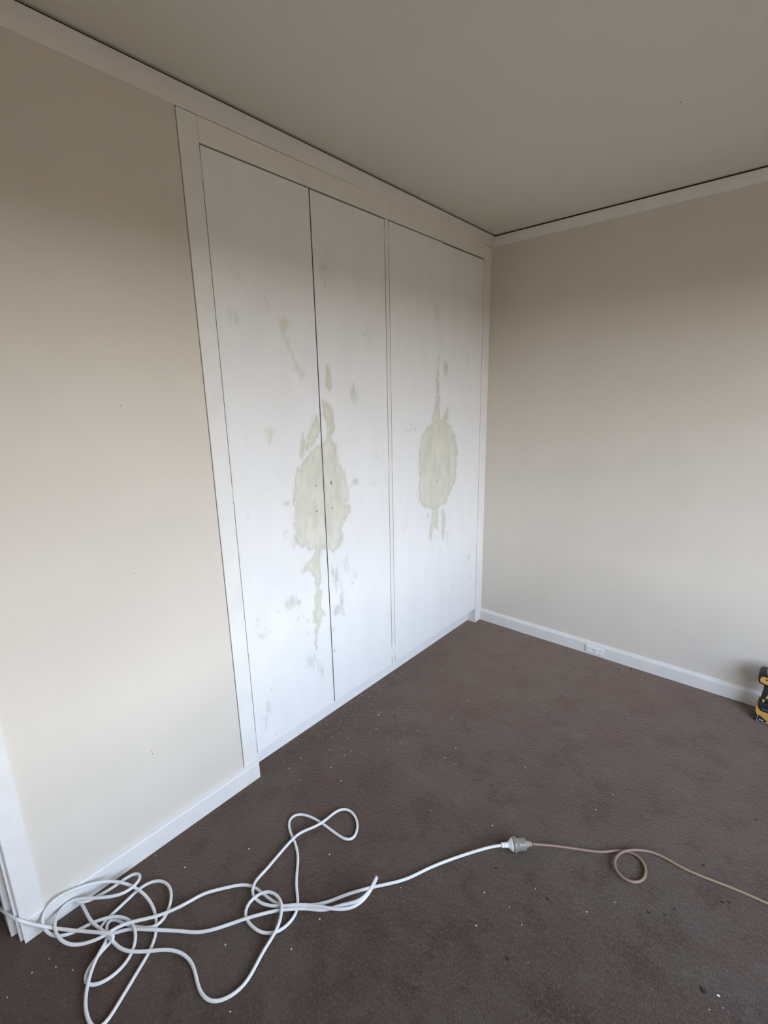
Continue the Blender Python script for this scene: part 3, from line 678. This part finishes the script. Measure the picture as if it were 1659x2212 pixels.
def slot(cx, cz, ang, ln=0.0085, w=0.0024):
    c, s = math.cos(ang), math.sin(ang)
    poly = [(cx + a * c - b_ * s, cz + a * s + b_ * c) for a, b_ in ((-w / 2, -ln / 2), (w / 2, -ln / 2), (w / 2, ln / 2), (-w / 2, ln / 2))]
    return prism(poly, 'y', -SK_T - 0.0104, -SK_T - 0.0096)


ocx, ocz = (OX0 + OX1) / 2, (OZ0 + OZ1) / 2
obj('pin_slot', slot(ocx - 0.0068, ocz + 0.005, math.radians(-30)), M_DARK, PO)
obj('pin_slot', slot(ocx + 0.0068, ocz + 0.005, math.radians(30)), M_DARK, PO)
obj('pin_slot', slot(ocx, ocz - 0.0075, 0), M_DARK, PO)
for sx in (-1, 1):
    cx = ocx + sx * 0.0345
    bm = prism([(cx - 0.006, ocz - 0.009), (cx + 0.006, ocz - 0.009), (cx + 0.006, ocz + 0.009), (cx - 0.006, ocz + 0.009)], 'y', -SK_T - 0.0088, -SK_T - 0.0083)
    obj('switch_surround', bm, plain('switch_grey', (0.42, 0.42, 0.41), 0.5), PO)
    bm = bmesh.new()
    add_prism(bm, [(-SK_T - 0.0085, ocz - 0.0075), (-SK_T - 0.0125, ocz - 0.0075), (-SK_T - 0.0095, ocz + 0.001), (-SK_T - 0.0105, ocz + 0.0075), (-SK_T - 0.0085, ocz + 0.0075)], 'x', cx - 0.0045, cx + 0.0045)
    obj('switch', bm, M_PLAS, PO)

# ------------------------------------------------------------------ extension cords
def cord_material(name, c0, c1, rough):
    t = NT(name)
    t.color(t.mix(t.ss(t.noise(14, 3), 0.35, 0.65), c0, c1))
    t.set(Roughness=rough)
    return t.m


M_WCORD = cord_material('white_cable_pvc', (0.76, 0.765, 0.78), (0.70, 0.69, 0.67), 0.42)
t = NT('dusty_clear_cable_pvc')
sx = t.n('ShaderNodeSeparateXYZ')
tcx = t.n('ShaderNodeTexCoord')
t.l(tcx.outputs['Object'], sx.inputs[0])
along = t.math('ADD', sx.outputs['X'], t.math('MULTIPLY', t.noise(9, 3), 0.25))
t.color(t.mix(t.ss(along, 1.36, 1.50), (0.265, 0.168, 0.138), (0.285, 0.215, 0.118)))
t.set(Roughness=0.45)
M_BCORD = t.m
CR = 0.0046
wp = [(a / 10000, b_ / 10000, c / 10000) for a, b_, c in WHITE]
bp_ = [(a / 10000, b_ / 10000, c / 10000) for a, b_, c in BEIGE]
# both cords run on along the floor beyond the picture
x0, y0, z0 = wp[0]
wp = [(x0 - k * 0.02, y0 - 0.012 * k - 0.05 * math.sin(k * 0.11), 0.0046) for k in range(45, 0, -1)] + wp
x0, y0, z0 = bp_[-1]
dx, dy = bp_[-1][0] - bp_[-4][0], bp_[-1][1] - bp_[-4][1]
dl = math.hypot(dx, dy)
bp_ += [(x0 + dx / dl * 0.02 * k, y0 + dy / dl * 0.02 * k - 0.0004 * k * k * 0.3, 0.0041) for k in range(1, 36)]

# the coupling: white plug (left) pushed into a translucent socket (right)
PA, PB = Vector((0.9335, -1.5075, 0.0245)), Vector((1.0085, -1.4385, 0.0240))
ax = (PB - PA).normalized()
LN = (PB - PA).length
wp[-1] = tuple(PA + ax * 0.004)
bp_[0] = tuple(PB - ax * 0.004)

WC = thing('extension_cord', 'long tangled white extension cord running out through the doorway', 'cord', (0.3, -2.3, 0), None)
WC['label'] = 'long tangled white extension cord coming in through the doorway'
obj('cable', tube_bm(wp, CR, 10), M_WCORD, WC, True)
f = LN / 0.103
prof = [(-0.002, 0.0056), (0.0, 0.0078), (0.006, 0.0082), (0.0065, 0.0074), (0.010, 0.0074), (0.0105, 0.0084), (0.015, 0.0086),
        (0.0155, 0.0078), (0.019, 0.0080), (0.024, 0.0100), (0.029, 0.0145), (0.033, 0.0188), (0.036, 0.0202), (0.0405, 0.0204), (0.041, 0.0190)]
plug = obj('plug', lathe_bm([(a * f, r) for a, r in prof], PA, ax), plain('white_plug_plastic', (0.80, 0.81, 0.83), 0.32), WC, True)

BC = thing('extension_cord', 'dusty brownish clear extension cord with translucent socket and one loop', 'cord', (1.3, -1.45, 0))
obj('cable', tube_bm(bp_, 0.0041, 10), M_BCORD, BC, True)
t = NT('smoky_translucent_plastic')
t.color(t.mix(t.noise(60, 3), (0.30, 0.268, 0.208), (0.37, 0.34, 0.28)))
t.set(Roughness=0.3)
t.b.inputs['Transmission Weight'].default_value = 0.35
t.b.inputs['IOR'].default_value = 1.45
M_SOCK = t.m
prof = [(0.0385, 0.0206), (0.0385, 0.0236), (0.040, 0.0245), (0.048, 0.0245), (0.050, 0.0232), (0.0505, 0.0195), (0.055, 0.0198), (0.0555, 0.0190),
        (0.068, 0.0188), (0.078, 0.0190), (0.082, 0.0178), (0.0835, 0.0150)]
obj('socket', lathe_bm([(a * f, r) for a, r in prof], PA, ax), M_SOCK, BC, True)
prof = [(0.0825, 0.0150), (0.0845, 0.0100), (0.092, 0.0090), (0.0925, 0.0080), (0.0955, 0.0080), (0.096, 0.0088), (0.099, 0.0084), (0.103, 0.0064)]
obj('strain_relief', lathe_bm([(a * f, r) for a, r in prof], PA, ax), plain('dusty_brown_rubber', (0.33, 0.27, 0.24), 0.6), BC, True)

# ------------------------------------------------------------------ cordless impact driver at the right edge
M_BLK = plain('black_rubber', (0.018, 0.020, 0.024), 0.5)
M_YEL = plain('yellow_tool_plastic', (0.62, 0.36, 0.085), 0.42)
M_LBL = plain('pale_print', (0.62, 0.63, 0.66), 0.5)
DX, DF = 1.541, -0.148
DR = thing('cordless_drill', 'black and yellow cordless drill standing on its battery by the back skirting', 'drill', (DX + 0.05, DF + 0.04, 0))
DYC = DF + 0.036           # centre plane of the tool


def dprism(name, outline, half, mat, bev=0.006, seg=3, parent=DR):
    poly = [(DX + u, w) for u, w in outline]
    return obj(name, prism(poly, 'y', DYC - half, DYC + half, bev=bev, seg=seg), mat, parent)


def dface(name, outline, half, mat, th=0.0014, parent=DR):
    poly = [(DX + u, w) for u, w in outline]
    return obj(name, prism(poly, 'y', DYC - half - th, DYC - half + 0.004, bev=0.0007, seg=1), mat, parent)


dprism('motor_housing', [(-0.004, 0.2565), (-0.0135, 0.2525), (-0.0185, 0.2410), (-0.0195, 0.2190), (-0.0165, 0.1990), (-0.0115, 0.1920), (0.006, 0.1875),
                         (0.050, 0.1860), (0.098, 0.1880), (0.108, 0.1960), (0.112, 0.2200), (0.108, 0.2480), (0.098, 0.2580), (0.040, 0.2600)], 0.031, M_BLK, 0.010, 4)
dprism('yellow_band', [(0.0085, 0.2440), (0.0080, 0.2585), (0.012, 0.2612), (0.050, 0.2618), (0.094, 0.2595), (0.099, 0.2440)], 0.0325, M_YEL, 0.006, 3)
dface('yellow_window', [(-0.0095, 0.2030), (-0.0115, 0.2170), (-0.0070, 0.2290), (0.010, 0.2310), (0.050, 0.2320), (0.098, 0.2320), (0.102, 0.2000), (0.050, 0.1955), (0.010, 0.1965)], 0.031, M_YEL, 0.002)
dface('vent_recess', [(0.007, 0.2165), (0.007, 0.2225), (0.055, 0.2255), (0.055, 0.2165)], 0.033, M_BLK, 0.001)
obj('chuck', lathe_bm([(0, 0.024), (0.008, 0.024), (0.010, 0.019), (0.026, 0.017), (0.028, 0.013), (0.036, 0.013), (0.044, 0.011), (0.046, 0.006)], (DX + 0.108, DYC, 0.222), (1, 0, 0), 20), M_STEEL, DR, True)
dprism('handle', [(0.004, 0.1900), (0.0112, 0.1800), (0.0118, 0.1670), (0.0080, 0.1500), (0.0048, 0.1320), (0.0032, 0.1140), (0.0022, 0.1000),
                  (0.062, 0.0980), (0.058, 0.1200), (0.056, 0.1450), (0.058, 0.1680), (0.064, 0.1900)], 0.019, M_BLK, 0.008, 4)
dface('grip_accent', [(0.0195, 0.1235), (0.0245, 0.1390), (0.0310, 0.1435), (0.0360, 0.1400), (0.0300, 0.1240), (0.0235, 0.1190)], 0.019, M_YEL, 0.0015)
dface('grip_accent', [(0.0085, 0.0990), (0.0100, 0.1120), (0.0150, 0.1140), (0.0185, 0.1110), (0.0170, 0.0995), (0.0120, 0.0965)], 0.019, M_YEL, 0.0015)
dprism('trigger', [(0.052, 0.1520), (0.068, 0.1560), (0.066, 0.1700), (0.070, 0.1820), (0.054, 0.1840)], 0.010, M_BLK, 0.003, 2)
dprism('tool_foot', [(-0.0020, 0.0975), (-0.0038, 0.0800), (0.0010, 0.0640), (0.0095, 0.0540), (0.112, 0.0480), (0.122, 0.0600), (0.110, 0.0780), (0.062, 0.1000)], 0.030, M_BLK, 0.006, 3)
bat = dprism('battery', [(-0.0070, 0.0160), (-0.0050, 0.0020), (0.004, 0.0000), (0.112, 0.0000), (0.116, 0.0050), (0.116, 0.0340), (-0.0070, 0.0340)], 0.0355, M_BLK, 0.004, 2)
dprism('battery_shell', [(-0.0095, 0.0740), (-0.0085, 0.0520), (-0.0010, 0.0335), (0.116, 0.0335), (0.118, 0.0500), (0.012, 0.0560), (0.0010, 0.0640), (-0.0030, 0.0760)], 0.0345, M_YEL, 0.003, 2)
lab = dface('battery_label', [(0.0035, 0.0050), (0.0035, 0.0300), (0.0140, 0.0290), (0.0270, 0.0190), (0.0360, 0.0150), (0.0480, 0.0050)], 0.0355, M_BLK, 0.0010)
dface('label_edge', [(0.0015, 0.0045), (0.0015, 0.0330), (0.0030, 0.0330), (0.0030, 0.0060), (0.0480, 0.0060), (0.0480, 0.0045)], 0.0355, M_LBL, 0.0015)
dface('label_print', [(0.0100, 0.0130), (0.0100, 0.0185), (0.0260, 0.0160), (0.0260, 0.0120)], 0.0365, M_LBL, 0.0006)
dface('yellow_flash', [(0.0150, 0.0345), (0.0300, 0.0230), (0.0420, 0.0170), (0.0330, 0.0075), (0.0480, 0.0075), (0.0560, 0.0150), (0.0700, 0.0330)], 0.0355, M_YEL, 0.0012)
dface('foot_print', [(0.0140, 0.0665), (0.0140, 0.0700), (0.0400, 0.0685), (0.0400, 0.0655)], 0.030, plain('grey_print', (0.22, 0.24, 0.26), 0.5), 0.0008)

# ------------------------------------------------------------------ paint flakes and crumbs on the carpet
random.seed(11)
M_FLAKE = plain('white_paint_flake', (0.74, 0.72, 0.68), 0.6)
M_CRUMB = plain('dark_lint', (0.030, 0.022, 0.020), 0.9)


def chip(name, sx, sy, sz, mat, n=6):
    ang = [2 * math.pi * k / n + random.uniform(-0.25, 0.25) for k in range(n)]
    rr = [random.uniform(0.65, 1.0) for _ in ang]
    poly = [(math.cos(a) * r * sx, math.sin(a) * r * sy) for a, r in zip(ang, rr)]
    b = prism(poly, 'z', 0.0, sz)
    return b


flake_src = [obj('paint_flake', chip('paint_flake', 0.0028, 0.0020, 0.0012, M_FLAKE), M_FLAKE) for _ in range(4)]
for i, (x, y) in enumerate(FLAKES):
    o = flake_src[i] if i < 4 else flake_src[i % 4].copy()
    if i >= 4:
        COL.objects.link(o)
    o.location = (x, y, 0.0003)
    s = random.uniform(0.6, 1.25)
    if i in (13, 14, 50):
        s = 1.7
    o.scale = (s * (2.6 if i == 10 else 1), s, 1)
    o.rotation_euler = (random.uniform(-.15, .15), random.uniform(-.15, .15), random.uniform(0, 6.28) if i != 10 else 0.75)
    o['label'] = 'tiny white paint flake lying loose on the dark carpet' if i != 10 else 'long thin white paint sliver alone on the carpet, nearer the back wall'
    o['category'] = 'paint flake'
    o['group'] = 'paint flakes on the carpet'
crumb_src = [obj('lint_crumb', chip('lint_crumb', 0.0040, 0.0028, 0.003, M_CRUMB, 7), M_CRUMB) for _ in range(3)]
for i, (x, y) in enumerate(CRUMBS):
    o = crumb_src[i] if i < 3 else crumb_src[i % 3].copy()
    if i >= 3:
        COL.objects.link(o)
    o.location = (x, y, 0.0003)
    s = random.uniform(0.7, 1.2) * (2.2 if i == 7 else 1)
    o.scale = (s, s, 1.2)
    o.rotation_euler = (0, 0, random.uniform(0, 6.28))
    o['label'] = 'small dark crumb of lint on the carpet' if i != 7 else 'largest dark lint crumb, low at the right beside white flakes'
    o['category'] = 'lint'
    o['group'] = 'dark crumbs on the carpet'
bm = bmesh.new()
for _ in range(330):
    y = random.gauss(-1.22, 0.20)
    x = -0.045 + abs(random.gauss(0, 0.075))
    if random.random() < 0.3:
        y = random.uniform(-1.75, -0.4)
    r = random.uniform(0.0005, 0.0015)
    a0 = random.uniform(0, 3)
    add_prism(bm, [(x + r * math.cos(a0 + k * 1.571), y + r * math.sin(a0 + k * 1.571) * 0.7) for k in range(4)], 'z', 0.0, 0.0009)
o = obj('paint_dust', bm, M_FLAKE)
o['kind'] = 'stuff'
o['label'] = 'fine white paint dust sprinkled along the foot of the wardrobe'
o['category'] = 'dust'
